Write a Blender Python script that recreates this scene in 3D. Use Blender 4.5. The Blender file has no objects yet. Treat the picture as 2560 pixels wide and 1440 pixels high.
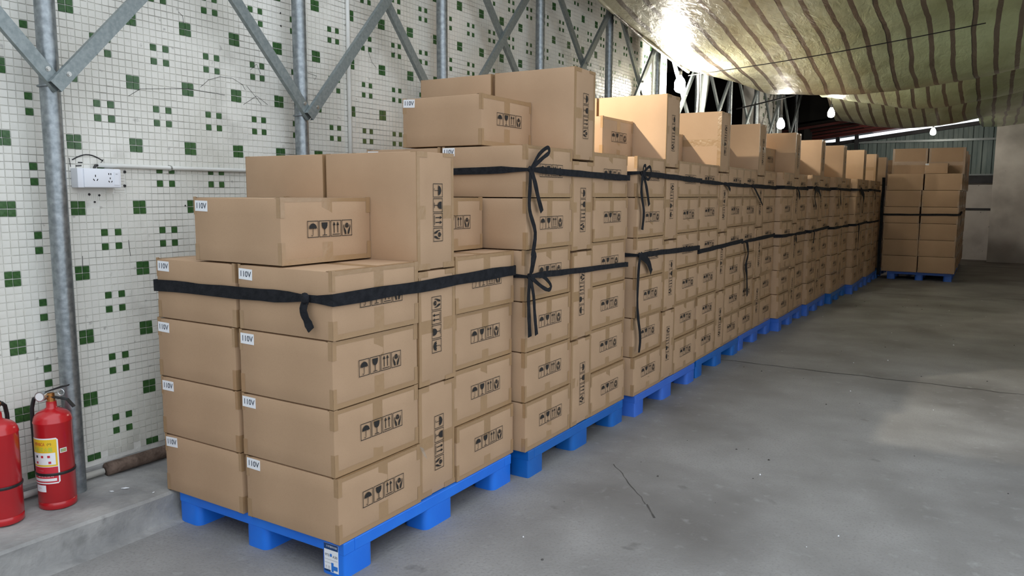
import bpy, bmesh, math, random
from mathutils import Vector, Matrix, noise

random.seed(7)
sc = bpy.context.scene
col = sc.collection

# ------------------------------------------------------------------ camera
F_PX, YAW, PITCH, ROLL = 1911.19, 0.555058, -0.1223, 0.0042
CAM = Vector((3.5547, -1.6477, 1.5059))
_cy, _sy, _cp, _sp = math.cos(YAW), math.sin(YAW), math.cos(PITCH), math.sin(PITCH)
FWD = Vector((-_sy * _cp, _cy * _cp, _sp))
_r = Vector((_cy, _sy, 0)); _u = _r.cross(FWD)
RIGHT = math.cos(ROLL) * _r + math.sin(ROLL) * _u
UP = -math.sin(ROLL) * _r + math.cos(ROLL) * _u
cd = bpy.data.cameras.new('camera'); cam = bpy.data.objects.new('camera', cd); col.objects.link(cam)
cd.sensor_fit = 'HORIZONTAL'; cd.sensor_width = 36.0; cd.lens = F_PX / 2560 * 36.0; cd.clip_end = 200
cam.matrix_world = Matrix(((RIGHT.x, UP.x, -FWD.x, CAM.x), (RIGHT.y, UP.y, -FWD.y, CAM.y),
                           (RIGHT.z, UP.z, -FWD.z, CAM.z), (0, 0, 0, 1)))
sc.camera = cam

# ------------------------------------------------------------------ daylight and exposure
w = bpy.data.worlds.new('overcast_sky'); sc.world = w; w.use_nodes = True
w.node_tree.nodes['Background'].inputs[0].default_value = (0.86, 0.93, 1.0, 1)
w.node_tree.nodes['Background'].inputs[1].default_value = 1.7
sc.view_settings.view_transform = 'Standard'; sc.view_settings.look = 'None'
sc.view_settings.gamma = 1.0; sc.view_settings.exposure = 0.15
try: sc.view_settings.use_curve_mapping = False
except Exception: pass
BULB_STRENGTH = 260.0

# ------------------------------------------------------------------ materials
def mat(name, color, rough=0.6, color2=None, scale=8.0, detail=4.0, lo=0.35, hi=0.65, bump=0.0, bscale=None,
        metal=0.0, spec=0.5, coord='Object', stretch=None, extra=None):
    m = bpy.data.materials.new(name); m.use_nodes = True
    nt = m.node_tree; N = nt.nodes; L = nt.links; b = N['Principled BSDF']
    b.inputs['Base Color'].default_value = (*color, 1); b.inputs['Roughness'].default_value = rough
    b.inputs['Metallic'].default_value = metal
    b.inputs['Specular IOR Level'].default_value = spec
    tc = N.new('ShaderNodeTexCoord'); src = tc.outputs[coord]
    if stretch:
        mp = N.new('ShaderNodeMapping'); mp.inputs['Scale'].default_value = stretch
        L.new(src, mp.inputs[0]); src = mp.outputs[0]
    if color2 is not None:
        n = N.new('ShaderNodeTexNoise'); n.inputs['Scale'].default_value = scale; n.inputs['Detail'].default_value = detail
        L.new(src, n.inputs['Vector'])
        r = N.new('ShaderNodeValToRGB'); r.color_ramp.elements[0].position = lo; r.color_ramp.elements[1].position = hi
        r.color_ramp.elements[0].color = (*color, 1); r.color_ramp.elements[1].color = (*color2, 1)
        L.new(n.outputs['Fac'], r.inputs[0]); L.new(r.outputs[0], b.inputs['Base Color'])
    if bump:
        n2 = N.new('ShaderNodeTexNoise'); n2.inputs['Scale'].default_value = bscale or scale; n2.inputs['Detail'].default_value = 3
        L.new(src, n2.inputs['Vector'])
        bp = N.new('ShaderNodeBump'); bp.inputs['Strength'].default_value = bump; bp.inputs['Distance'].default_value = 0.01
        L.new(n2.outputs['Fac'], bp.inputs['Height']); L.new(bp.outputs[0], b.inputs['Normal'])
    if extra: extra(nt, b, src)
    return m

def overlay(nt, src_socket, target, scale, lo, hi, dark, detail=5.0, coord=None):
    """mix a noise-shaped second colour over what already feeds target"""
    N = nt.nodes; L = nt.links
    n = N.new('ShaderNodeTexNoise'); n.inputs['Scale'].default_value = scale; n.inputs['Detail'].default_value = detail
    L.new(src_socket, n.inputs['Vector'])
    r = N.new('ShaderNodeValToRGB'); r.color_ramp.elements[0].position = lo; r.color_ramp.elements[1].position = hi
    r.color_ramp.elements[0].color = (0, 0, 0, 1); r.color_ramp.elements[1].color = (1, 1, 1, 1)
    L.new(n.outputs['Fac'], r.inputs[0])
    mx = N.new('ShaderNodeMix'); mx.data_type = 'RGBA'
    L.new(r.outputs[0], mx.inputs[0])
    if target.links: L.new(target.links[0].from_socket, mx.inputs[6])
    else: mx.inputs[6].default_value = target.default_value
    mx.inputs[7].default_value = (*dark, 1)
    L.new(mx.outputs[2], target)

def floor_extra(nt, b, src):
    overlay(nt, src, b.inputs['Base Color'], 0.9, 0.46, 0.68, (0.150, 0.143, 0.138))
    overlay(nt, src, b.inputs['Base Color'], 14.0, 0.60, 0.80, (0.30, 0.30, 0.295), 9.0)
    overlay(nt, src, b.inputs['Base Color'], 85.0, 0.52, 0.80, (0.178, 0.173, 0.168), 4.0)
    overlay(nt, src, b.inputs['Base Color'], 5.0, 0.68, 0.76, (0.14, 0.136, 0.132), 9.0)
M_floor = mat('worn_concrete_floor', (0.215, 0.21, 0.205), 0.62, (0.30, 0.295, 0.29), 2.2, 8, 0.3, 0.7, 0.25, 60, extra=floor_extra)
M_joint = mat('dark_joint', (0.05, 0.047, 0.043), 0.95, (0.09, 0.085, 0.08), 20)
M_ledge = mat('rough_cement', (0.21, 0.21, 0.21), 0.9, (0.36, 0.355, 0.345), 5.0, 9, 0.35, 0.68, 0.8, 24,
              extra=lambda nt, b, s: overlay(nt, s, b.inputs['Base Color'], 7, 0.62, 0.72, (0.20, 0.20, 0.195)))
M_mortar = mat('wall_mortar', (0.36, 0.35, 0.33), 0.95, (0.74, 0.73, 0.69), 3.2, 10, 0.36, 0.54, 0.4, 60)
M_tilew = mat('white_glazed_tile', (0.77, 0.76, 0.71), 0.28, (0.58, 0.57, 0.51), 1.7, 9, 0.44, 0.76,
              extra=lambda nt, b, s: (overlay(nt, s, b.inputs['Base Color'], 24, 0.66, 0.74, (0.47, 0.46, 0.43)), overlay(nt, s, b.inputs['Base Color'], 3.1, 0.60, 0.80, (0.42, 0.41, 0.37), 9)))
M_tileg = mat('green_glazed_tile', (0.030, 0.088, 0.028), 0.25, (0.052, 0.135, 0.040), 60, 3, 0.35, 0.7)
M_card = mat('brown_cardboard', (0.455, 0.300, 0.184), 0.75, (0.415, 0.270, 0.163), 3.0, 5, 0.35, 0.65, 0.05, 300,
             extra=lambda nt, b, s: overlay(nt, s, b.inputs['Base Color'], 420, 0.60, 0.75, (0.36, 0.225, 0.135), 2))
def tape_extra(nt, b, src):
    b.inputs['Coat Weight'].default_value = 0.35; b.inputs['Coat Roughness'].default_value = 0.15
M_tape = mat('brown_packing_tape', (0.338, 0.211, 0.109), 0.3, (0.365, 0.229, 0.120), 5, 2, 0.35, 0.65, 0.3, 26, extra=tape_extra)
M_ink = mat('black_print', (0.012, 0.010, 0.009), 0.7)
M_paper = mat('white_paper', (0.80, 0.82, 0.86), 0.7)
M_inktext = mat('grey_print', (0.05, 0.06, 0.09), 0.7)
def plast(name, c, c2):
    return mat(name, c, 0.38, c2, 5, 5, 0.45, 0.75, 0.05, 80)
M_blue = [plast('bright_blue_plastic', (0.010, 0.155, 0.72), (0.016, 0.19, 0.78)),
          plast('deep_blue_plastic', (0.004, 0.105, 0.42), (0.006, 0.13, 0.47)),
          plast('mid_blue_plastic', (0.030, 0.125, 0.55), (0.045, 0.155, 0.60))]
M_scuff = mat('pale_scuff', (0.25, 0.36, 0.62), 0.8, (0.40, 0.46, 0.58), 40)
M_strap = mat('black_fabric_strap', (0.008, 0.009, 0.012), 0.8, (0.016, 0.017, 0.021), 30, 3, bump=0.3, bscale=90, spec=0.2)
M_galv = mat('galvanised_steel', (0.21, 0.235, 0.25), 0.36, (0.34, 0.37, 0.39), 38, 6, 0.35, 0.65, 0.08, 60, metal=0.75)
M_chan = mat('zinc_channel', (0.21, 0.245, 0.25), 0.42, (0.28, 0.315, 0.32), 55, 4, metal=0.55)
M_bolt = mat('bolt_steel', (0.5, 0.5, 0.48), 0.3, metal=0.9)
M_pvc = mat('white_pvc', (0.70, 0.70, 0.67), 0.45, (0.62, 0.61, 0.57), 6)
M_socket = mat('white_socket_plastic', (0.80, 0.82, 0.88), 0.35)
M_dark = mat('dark_slot', (0.02, 0.02, 0.022), 0.6)
M_red = mat('red_enamel', (0.50, 0.012, 0.018), 0.28, (0.44, 0.012, 0.018), 4,
            extra=lambda nt, b, s: b.inputs['Coat Weight'].__setattr__('default_value', 0.35))
M_black = mat('black_rubber', (0.014, 0.014, 0.015), 0.45)
M_brass = mat('brass', (0.55, 0.25, 0.08), 0.35, metal=0.9)
M_chrome = mat('dull_chrome', (0.55, 0.57, 0.58), 0.25, metal=0.8)
M_yellow = mat('yellow_label', (0.80, 0.52, 0.02), 0.5)
M_white = mat('white_label', (0.80, 0.80, 0.82), 0.5)
M_lred = mat('red_label', (0.55, 0.02, 0.04), 0.5)
M_lgreen = mat('green_print', (0.30, 0.62, 0.10), 0.6)
M_navy = mat('navy_print', (0.004, 0.045, 0.16), 0.5)
M_lblue = mat('blue_print', (0.02, 0.18, 0.62), 0.5)
M_rust = mat('rusty_steel', (0.085, 0.055, 0.04), 0.85, (0.16, 0.11, 0.085), 25, 7, bump=0.8, bscale=45)
M_wire = mat('black_wire', (0.012, 0.012, 0.013), 0.6)
M_steel_dark = mat('dark_steel', (0.022, 0.024, 0.03), 0.6, (0.04, 0.042, 0.05), 5)
M_darkwall = mat('unlit_dark_wall', (0.008, 0.008, 0.009), 0.9, (0.022, 0.021, 0.02), 1.2, 6, spec=.1)  # near-black base colour stands in for the missing light in the far bay
M_plaster = mat('stained_plaster', (0.52, 0.50, 0.47), 0.9, (0.70, 0.68, 0.64), 1.6, 9, 0.33, 0.6, 0.3, 12,
                extra=lambda nt, b, s: (overlay(nt, s, b.inputs['Base Color'], 1.1, 0.56, 0.80, (0.34, 0.33, 0.31)),
                                        overlay(nt, s, b.inputs['Base Color'], 9, 0.68, 0.74, (0.16, 0.15, 0.14))))
M_sheet = mat('grey_green_sheet_metal', (0.15, 0.21, 0.21), 0.6, (0.24, 0.31, 0.30), 2.5, 7, 0.35, 0.65, stretch=(3, 3, 0.6))
M_roof = mat('dull_red_roof_sheet', (0.15, 0.026, 0.024), 0.7, (0.09, 0.022, 0.02), 6)
M_ceil = mat('grey_roof', (0.16, 0.16, 0.16), 0.9)
def emis(name, c, s):
    m = bpy.data.materials.new(name); m.use_nodes = True; b = m.node_tree.nodes['Principled BSDF']
    b.inputs['Base Color'].default_value = (0.9, 0.9, 0.9, 1)
    b.inputs['Emission Color'].default_value = (*c, 1); b.inputs['Emission Strength'].default_value = s
    return m
M_bulb = emis('lit_bulb', (1.0, 0.93, 0.80), BULB_STRENGTH)

# tarpaulin: greenish woven plastic with dark woven stripes running along the hall, glossy, crumpled
def tarp_material():
    m = bpy.data.materials.new('striped_tarpaulin'); m.use_nodes = True
    nt = m.node_tree; N = nt.nodes; L = nt.links; b = N['Principled BSDF']
    tc = N.new('ShaderNodeTexCoord'); sep = N.new('ShaderNodeSeparateXYZ')
    nz = N.new('ShaderNodeTexNoise'); nz.inputs['Scale'].default_value = 1.1; nz.inputs['Detail'].default_value = 3
    L.new(tc.outputs['UV'], sep.inputs[0]); L.new(tc.outputs['Object'], nz.inputs['Vector'])
    def math_(op, a, bb):
        n = N.new('ShaderNodeMath'); n.operation = op
        for i, v in enumerate((a, bb)):
            if v is None: continue
            if isinstance(v, (int, float)): n.inputs[i].default_value = v
            else: L.new(v, n.inputs[i])
        return n.outputs[0]
    wob = math_('MULTIPLY', math_('SUBTRACT', nz.outputs['Fac'], 0.5), 0.10)
    x = math_('ADD', sep.outputs['X'], wob)
    ph = math_('FRACT', math_('DIVIDE', x, 0.205), None)
    stripe = math_('LESS_THAN', ph, 0.24)
    thin = math_('LESS_THAN', math_('FRACT', math_('DIVIDE', x, 0.82), None), 0.012)
    # pale beige near the wall, green further in
    rampn = math_('MULTIPLY_ADD', sep.outputs['X'], 0.42)
    N[-1].inputs[2].default_value = -0.30
    mixg = N.new('ShaderNodeMix'); mixg.data_type = 'RGBA'; mixg.clamp_factor = True
    L.new(rampn, mixg.inputs[0]); mixg.inputs[6].default_value = (0.60, 0.60, 0.46, 1); mixg.inputs[7].default_value = (0.47, 0.57, 0.35, 1)
    n2 = N.new('ShaderNodeTexNoise'); n2.inputs['Scale'].default_value = 2.4; n2.inputs['Detail'].default_value = 6
    L.new(tc.outputs['Object'], n2.inputs['Vector'])
    r2 = N.new('ShaderNodeValToRGB'); r2.color_ramp.elements[0].position = 0.35; r2.color_ramp.elements[1].position = 0.75
    r2.color_ramp.elements[0].color = (1, 1, 1, 1); r2.color_ramp.elements[1].color = (0.75, 0.72, 0.6, 1)
    L.new(n2.outputs['Fac'], r2.inputs[0])
    mm = N.new('ShaderNodeMix'); mm.data_type = 'RGBA'; mm.blend_type = 'MULTIPLY'; mm.inputs[0].default_value = 1
    L.new(mixg.outputs[2], mm.inputs[6]); L.new(r2.outputs[0], mm.inputs[7])
    ms = N.new('ShaderNodeMix'); ms.data_type = 'RGBA'
    L.new(stripe, ms.inputs[0]); L.new(mm.outputs[2], ms.inputs[6]); ms.inputs[7].default_value = (0.15, 0.12, 0.092, 1)
    mt = N.new('ShaderNodeMix'); mt.data_type = 'RGBA'
    L.new(thin, mt.inputs[0]); L.new(ms.outputs[2], mt.inputs[6]); mt.inputs[7].default_value = (0.05, 0.045, 0.04, 1)
    L.new(mt.outputs[2], b.inputs['Base Color'])
    b.inputs['Roughness'].default_value = 0.36
    b.inputs['Coat Weight'].default_value = 0.4; b.inputs['Coat Roughness'].default_value = 0.25
    mp = N.new('ShaderNodeMapping'); mp.inputs['Scale'].default_value = (7, 3.0, 7); L.new(tc.outputs['Object'], mp.inputs[0])
    n3 = N.new('ShaderNodeTexNoise'); n3.inputs['Scale'].default_value = 2.2; n3.inputs['Detail'].default_value = 6; n3.inputs['Roughness'].default_value = 0.6
    n3.inputs['Distortion'].default_value = 0.6
    L.new(mp.outputs[0], n3.inputs['Vector'])
    bp = N.new('ShaderNodeBump'); bp.inputs['Strength'].default_value = 0.55; bp.inputs['Distance'].default_value = 0.025
    L.new(n3.outputs['Fac'], bp.inputs['Height']); L.new(bp.outputs[0], b.inputs['Normal'])
    return m
M_tarp = tarp_material()
def film_material():
    m = bpy.data.materials.new('clear_plastic_film'); m.use_nodes = True
    b = m.node_tree.nodes['Principled BSDF']
    b.inputs['Base Color'].default_value = (0.30, 0.33, 0.32, 1); b.inputs['Roughness'].default_value = 0.5
    b.inputs['Alpha'].default_value = 0.3
    return m
M_film = film_material()

# ------------------------------------------------------------------ mesh helpers
class MB:
    def __init__(s): s.v = []; s.f = []; s.m = []; s.uv = None
    def add(s, vs, fs, mi=0):
        o = len(s.v); s.v += [tuple(p) for p in vs]
        for f in fs: s.f.append([i + o for i in f]); s.m.append(mi)
        return s
    def box(s, x0, x1, y0, y1, z0, z1, mi=0):
        vs = [(x0, y0, z0), (x1, y0, z0), (x1, y1, z0), (x0, y1, z0), (x0, y0, z1), (x1, y0, z1), (x1, y1, z1), (x0, y1, z1)]
        return s.add(vs, [(0, 3, 2, 1), (4, 5, 6, 7), (0, 1, 5, 4), (1, 2, 6, 5), (2, 3, 7, 6), (3, 0, 4, 7)], mi)
    def tube(s, pts, r, n=12, mi=0, cap=True, radii=None):
        pts = [Vector(p) for p in pts]; rings = []
        t0 = (pts[1] - pts[0]).normalized()
        ref = Vector((0, 0, 1)) if abs(t0.z) < 0.9 else Vector((1, 0, 0))
        a = t0.cross(ref).normalized()
        for i, p in enumerate(pts):
            t = (pts[min(i + 1, len(pts) - 1)] - pts[max(i - 1, 0)]).normalized()
            a = (a - t * a.dot(t)).normalized(); bb = t.cross(a)
            rr = radii[i] if radii else r
            rings.append([p + rr * (math.cos(2 * math.pi * k / n) * a + math.sin(2 * math.pi * k / n) * bb) for k in range(n)])
        vs = [q for g in rings for q in g]; fs = []
        for i in range(len(rings) - 1):
            for k in range(n):
                fs.append((i * n + k, i * n + (k + 1) % n, (i + 1) * n + (k + 1) % n, (i + 1) * n + k))
        if cap:
            fs.append(tuple(range(n - 1, -1, -1))); e = (len(rings) - 1) * n; fs.append(tuple(range(e, e + n)))
        return s.add(vs, fs, mi)
    def lathe(s, prof, n=28, c=(0, 0), mi=0):
        vs = []; fs = []
        for (r, z) in prof:
            for k in range(n):
                a = 2 * math.pi * k / n; vs.append((c[0] + r * math.cos(a), c[1] + r * math.sin(a), z))
        for i in range(len(prof) - 1):
            for k in range(n): fs.append((i * n + k, i * n + (k + 1) % n, (i + 1) * n + (k + 1) % n, (i + 1) * n + k))
        fs.append(tuple(range(n - 1, -1, -1))); e = (len(prof) - 1) * n; fs.append(tuple(range(e, e + n)))
        return s.add(vs, fs, mi)
    def mesh(s, name, mats, smooth=False):
        me = bpy.data.meshes.new(name); me.from_pydata(s.v, [], s.f)
        for m in (mats if isinstance(mats, (list, tuple)) else [mats]): me.materials.append(m)
        if any(s.m): me.polygons.foreach_set('material_index', s.m)
        if smooth: me.polygons.foreach_set('use_smooth', [True] * len(me.polygons))
        me.update(); return me

def obj(name, me, parent=None, loc=(0, 0, 0), rot=(0, 0, 0), label=None, cat=None, group=None, kind=None):
    o = bpy.data.objects.new(name, me); col.objects.link(o)
    o.location = loc; o.rotation_euler = rot
    if parent: o.parent = parent
    if label: o['label'] = label
    if cat: o['category'] = cat
    if group: o['group'] = group
    if kind: o['kind'] = kind
    return o
def thing(name, loc, label, cat, group=None, rot=(0, 0, 0)):
    return obj(name, None, None, loc, rot, label, cat, group)
def bevelled(dx, dy, dz, bev, mats, name, seg=2, smooth=True, taper=0.0):
    """box centred in x,y standing on z=0"""
    bm = bmesh.new(); bmesh.ops.create_cube(bm, size=1)
    for v in bm.verts:
        k = 1 - taper if v.co.z < 0 else 1
        v.co = Vector((v.co.x * dx * k, v.co.y * dy * k, (v.co.z + 0.5) * dz))
    bmesh.ops.bevel(bm, geom=bm.edges[:], offset=bev, segments=seg, profile=0.6, affect='EDGES')
    me = bpy.data.meshes.new(name); bm.to_mesh(me); bm.free()
    for m in (mats if isinstance(mats, (list, tuple)) else [mats]): me.materials.append(m)
    if smooth:
        me.polygons.foreach_set('use_smooth', [True] * len(me.polygons))
        me.set_sharp_from_angle(angle=math.radians(50))
    return me
_txt = {}
def text_mesh(s, size, m, shear=0.0, bold=0.0):
    """flat lettering mesh in the xy plane, centred, reading along +x"""
    key = (s, size, m.name)
    if key in _txt: return _txt[key]
    c = bpy.data.curves.new('t', 'FONT'); c.body = s; c.size = size; c.align_x = 'CENTER'; c.align_y = 'CENTER'; c.resolution_u = 3; c.shear = shear; c.offset = bold
    o = bpy.data.objects.new('t', c); col.objects.link(o)
    dg = bpy.context.evaluated_depsgraph_get(); me = bpy.data.meshes.new_from_object(o.evaluated_get(dg))
    bpy.data.objects.remove(o); bpy.data.curves.remove(c)
    me.materials.clear(); me.materials.append(m); me.name = 'lettering'
    _txt[key] = me; return me
ORD = ['zeroth', 'first', 'second', 'third', 'fourth', 'fifth', 'sixth', 'seventh', 'eighth', 'ninth', 'tenth', 'eleventh', 'twelfth', 'thirteenth']
ROT_XZ = (math.pi / 2, 0, 0)          # xy lettering -> stands on a face that looks to -y
def rng(a, b): return random.uniform(a, b)

# ================================================================== the setting
WALL_END = 7.75
fl = obj('floor', MB().box(-4, 16, -14, 24, -0.2, 0).mesh('floor', M_floor), kind='structure')
def crack(pts, wd, parent):
    m = MB(); L = []; R_ = []
    for i, p in enumerate(pts):
        a = Vector(pts[min(i + 1, len(pts) - 1)]) - Vector(pts[max(i - 1, 0)]); nrm = Vector((-a.y, a.x)).normalized()
        ww = wd * rng(0.5, 1.4)
        L.append((p[0] + nrm.x * ww, p[1] + nrm.y * ww, 0.0012)); R_.append((p[0] - nrm.x * ww, p[1] - nrm.y * ww, 0.0012))
    n = len(pts); m.add(L + R_, [(n + i, n + i + 1, i + 1, i) for i in range(n - 1)])
    obj('crack', m.mesh('crack', M_joint), parent)
crack([(1.2 + 0.12 * i, 5.25 + rng(-0.018, 0.018)) for i in range(48)], 0.008, fl)
crack([(2.1 + 0.2 * i, 11.35 + 0.05 * i * 0.2 + rng(-0.02, 0.02)) for i in range(22)], 0.010, fl)
crack([(1.86 + 0.37 * t + rng(-0.008, 0.008), 2.18 - 0.43 * t) for t in [i / 12 for i in range(13)]], 0.0022, fl)
crack([(2.23 + 0.09 * t, 1.75 - 0.13 * t) for t in [i / 5 for i in range(6)]], 0.004, fl)
crack([(3.0 + 0.2 * i, 17.6 + rng(-0.03, 0.03)) for i in range(12)], 0.02, fl)
crack([(3.05 + 0.12 * i, 16.1 + rng(-0.03, 0.03)) for i in range(8)], 0.02, fl)

# left wall: mortar body, tiles as geometry
wl = obj('wall_left', MB().box(-0.25, 0.0, -3.2, WALL_END, 0.0, 4.3).mesh('wall_left', M_mortar), kind='structure')
TP = 1 / 30.0
ROW0 = 43 / 30.0
SKIP = set()
for i in (14, 15): SKIP |= {(i, j) for j in (2, 3, 4, 5)}
for i in (9, 10, 11, 12): SKIP |= {(i, 1), (i, 2)} if i < 12 else {(i, 2)}
SKIP |= {(10, 0), (11, 0)}
SKIP |= {(-2, -36), (-1, -36), (1, -36), (2, -36), (6, -36), (5, -36), (15, -36), (-6, -36), (-2, -35), (10, -36)}
def tile_geo(i, j, jit=True):
    y0 = i * TP + 0.0011; z0 = ROW0 + j * TP + 0.0011; s = TP - 0.0022
    jy, jz = (rng(-.0007, .0007), rng(-.0007, .0007)) if jit else (0, 0)
    t = 0.0035; b_ = 0.0012
    k = [rng(0, 0.0012) for _ in range(4)] if jit else [0] * 4
    y0 += jy; z0 += jz
    base = [(0.0, y0, z0), (0.0, y0 + s, z0), (0.0, y0 + s, z0 + s), (0.0, y0, z0 + s)]
    top = [(t + k[0], y0 + b_, z0 + b_), (t + k[1], y0 + s - b_, z0 + b_), (t + k[2], y0 + s - b_, z0 + s - b_), (t + k[3], y0 + b_, z0 + s - b_)]
    return base + top, [(4, 5, 6, 7), (0, 1, 5, 4), (1, 2, 6, 5), (2, 3, 7, 6), (3, 0, 4, 7)]
def green(i, j):
    a, c = i % 9, j % 9
    return (a in (8, 0) and c in (8, 0)) or (a in (3, 5) and c in (3, 5))
def px(p):
    d = Vector(p) - CAM; z = d.dot(FWD)
    return (1280 + F_PX * d.dot(RIGHT) / z, 720 - F_PX * d.dot(UP) / z, z) if z > 0.1 else (-1e5, -1e5, 1)
cells = []; near = []
for i in range(int(-3.2 / TP), int(WALL_END / TP)):
    for j in range(-36, 84):
        if (i, j) in SKIP: continue
        cells.append((i, j))
        u, v, z = px((0, (i + .5) * TP, ROW0 + (j + .5) * TP))
        if 0 < u < 395 and 0 < v < 1150: near.append((z, i, j))
near.sort(); own = {(i, j) for _, i, j in near[:300]}
rest = MB()
for (i, j) in cells:
    if (i, j) in own: continue
    v, f = tile_geo(i, j); rest.add(v, f, 1 if green(i, j) else 0)
obj('tile_field', rest.mesh('tile_field', [M_tilew, M_tileg]), wl, kind='stuff')
tm = []
for m_ in (M_tilew, M_tileg):
    var = []
    for k in range(4):
        v, f = tile_geo(0, 0); v = [(p[0], p[1] - TP / 2, p[2] - ROW0 - TP / 2) for p in v]
        var.append(MB().add(v, f).mesh('tile', m_))
    tm.append(var)
for (i, j) in sorted(own):
    obj('tile', random.choice(tm[1 if green(i, j) else 0]), wl, (0, (i + .5) * TP, ROW0 + (j + .5) * TP))
# mortar grooves left by lost tiles and black marker strokes on the wall
for (y0, y1, z0, z1, n) in ((0.478, 0.53, 1.50, 1.625, 9), (0.30, 0.43, 1.468, 1.50, 14)):
    m = MB()
    for k in range(n):
        if n == 9: zz = z0 + (z1 - z0) * (k + .5) / n; m.box(0, 0.0022, y0, y1, zz - .004, zz + .003)
        else: yy = y0 + (y1 - y0) * (k + .5) / n; m.box(0, 0.0022, yy - .003, yy + .003, z0, z1)
    obj('mortar_ridges', m.mesh('mortar_ridges', M_tilew), wl)
HOLES = [(0.533, 1.604), (0.529, 1.537), (0.354, 1.496), (0.401, 1.492), (0.378, 1.461), (0.852, 1.439), (1.53, 2.537), (1.53, 2.465), (2.53, 2.465)]
CRACKS = [[(0.866, 2.413), (0.888, 2.398), (0.893, 2.355)], [(0.975, 2.055), (1.026, 2.098), (1.097, 2.123), (1.179, 2.125), (1.244, 2.099), (1.261, 2.073)],
          [(1.244, 1.991), (1.294, 2.022), (1.337, 2.049), (1.414, 2.008)], [(1.271, 2.096), (1.337, 2.037), (1.369, 2.003)],
          [(0.573, 1.966), (0.637, 2.007), (0.789, 2.025), (0.903, 2.038), (1.123, 2.03)], [(1.302, 2.187), (1.345, 2.225), (1.371, 2.174)],
          [(2.268, 2.433), (2.297, 2.373), (2.343, 2.341)], [(0.304, 1.213), (0.302, 1.161)], [(0.532, 1.276), (0.537, 1.197)], [(1.702, 2.229), (1.798, 2.218), (1.781, 2.192)]]
def stroke(pts, r=0.003):
    obj('marker_stroke', MB().tube([(0.0045, y, z) for y, z in pts], r, 6).mesh('marker_stroke', M_dark), wl)
stroke([(0.285 + 0.013 * k, 1.652 + 0.026 * math.sin(math.pi * k / 11)) for k in range(12)])
stroke([(0.272, 1.66), (0.276, 1.62)], 0.0016); stroke([(0.30, 1.625), (0.325, 1.627)]); stroke([(0.31, 1.641), (0.33, 1.641)])
stroke([(0.40, 1.62), (0.43, 1.66)], 0.0015)
for y, z in HOLES:
    obj('drill_hole', MB().tube([(0.0, y, z), (0.0052, y, z)], rng(.004, .007), 8).mesh('drill_hole', M_dark), wl)
for pts_ in CRACKS: stroke(pts_, 0.0011)
# cement foot of the wall, raised ledge
lg = MB(); n = 60; ys = [-3.2 + (WALL_END + 6.2) * k / n for k in range(n + 1)]; prof = []
for y in ys:
    a = 0.006 * noise.noise((y * 3, 0, 0)); b2 = 0.012 * noise.noise((y * 2.1, 5, 0)); c = 0.012 * noise.noise((y * 4, 9, 0))
    prof.append([(0.0, 0.215 + 0.04 * noise.noise((y * 6, 3, 1))), (0.018, 0.205), (0.026, 0.168), (0.12, 0.158 + a), (0.30, 0.146 + a), (0.432 + b2, 0.140), (0.446 + b2, 0.130), (0.442 + c, 0.06), (0.455 + c, 0.012), (0.50, 0.0)])
vs = [(x, y, z) for y, pr_ in zip(ys, prof) for x, z in pr_]; k = len(prof[0])
fs = [(i * k + q, i * k + q + 1, (i + 1) * k + q + 1, (i + 1) * k + q) for i in range(n) for q in range(k - 1)]
lm = MB().add(vs, fs).mesh('trim_1', M_ledge, True); lm.set_sharp_from_angle(angle=math.radians(28))
obj('trim_1', lm, kind='structure')

# far bay of the left side: recessed wall coloured near-black for lack of light, tiled pier, opening
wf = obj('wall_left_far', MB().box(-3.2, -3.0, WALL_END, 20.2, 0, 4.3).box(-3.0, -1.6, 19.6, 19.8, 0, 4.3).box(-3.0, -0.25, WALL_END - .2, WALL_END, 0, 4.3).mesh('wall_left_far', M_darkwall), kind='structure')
pier = obj('wall_pier', MB().box(-0.3, 0.0, 12.35, 14.1, 0, 4.0).mesh('wall_pier', M_plaster), kind='structure')
m = MB()
for i in range(371, 422):
    for j in range(-36, 70):
        if noise.noise((i * .09, j * .07, 2)) > 0.22: continue
        v, f = tile_geo(i, j); m.add(v, f, 1 if green(i, j) else 0)
obj('tile_field', m.mesh('pier_tiles', [M_tilew, M_tileg]), pier, kind='stuff')
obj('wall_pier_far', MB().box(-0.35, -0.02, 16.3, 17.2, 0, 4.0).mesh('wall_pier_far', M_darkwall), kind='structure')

# back wall: concrete foot, ribbed sheet-metal panels, steel girts and columns
BY = 19.6
def topz(x): return 2.86 + 0.125 * (x - 0.16)
wb = obj('wall_back', MB().box(-1.6, 3.75, BY, BY + .2, 0, 1.80).mesh('wall_back', M_plaster), kind='structure')
pn = 0.205
for k in range(27):
    x0 = -1.6 + k * pn; x1 = x0 + pn - .004; t0, t1 = topz(x0), topz(x1)
    y = BY + .03
    vs = []
    for (xx, yy) in ((x0, y + .04), (x0 + .014, y + .04), (x0 + .022, y), (x0 + .105, y), (x0 + .112, y - .006), (x0 + .12, y), (x0 + pn, y), (x0 + pn, y + .04)):
        vs += [(xx, yy, 1.80), (xx, yy, t0 + (t1 - t0) * (xx - x0) / pn)]
    obj('metal_panel', MB().add(vs, [(2 * q, 2 * q + 2, 2 * q + 3, 2 * q + 1) for q in range(7)]).mesh('metal_panel', M_sheet), wb)
def steel(name, *a): return obj(name, MB().box(*a).mesh(name, M_steel_dark), wb)
steel('sill_beam', -1.6, 3.75, BY - .07, BY - .002, 1.80, 2.0)
obj('sill_flashing', MB().box(-1.6, 3.75, BY - .085, BY - .07, 1.985, 2.02).mesh('sill_flashing', M_chan), wb)
obj('girt', MB().box(-1.6, 3.75, BY - .075, BY - .015, 2.80, 2.85).mesh('girt', M_chan), wb)
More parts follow.
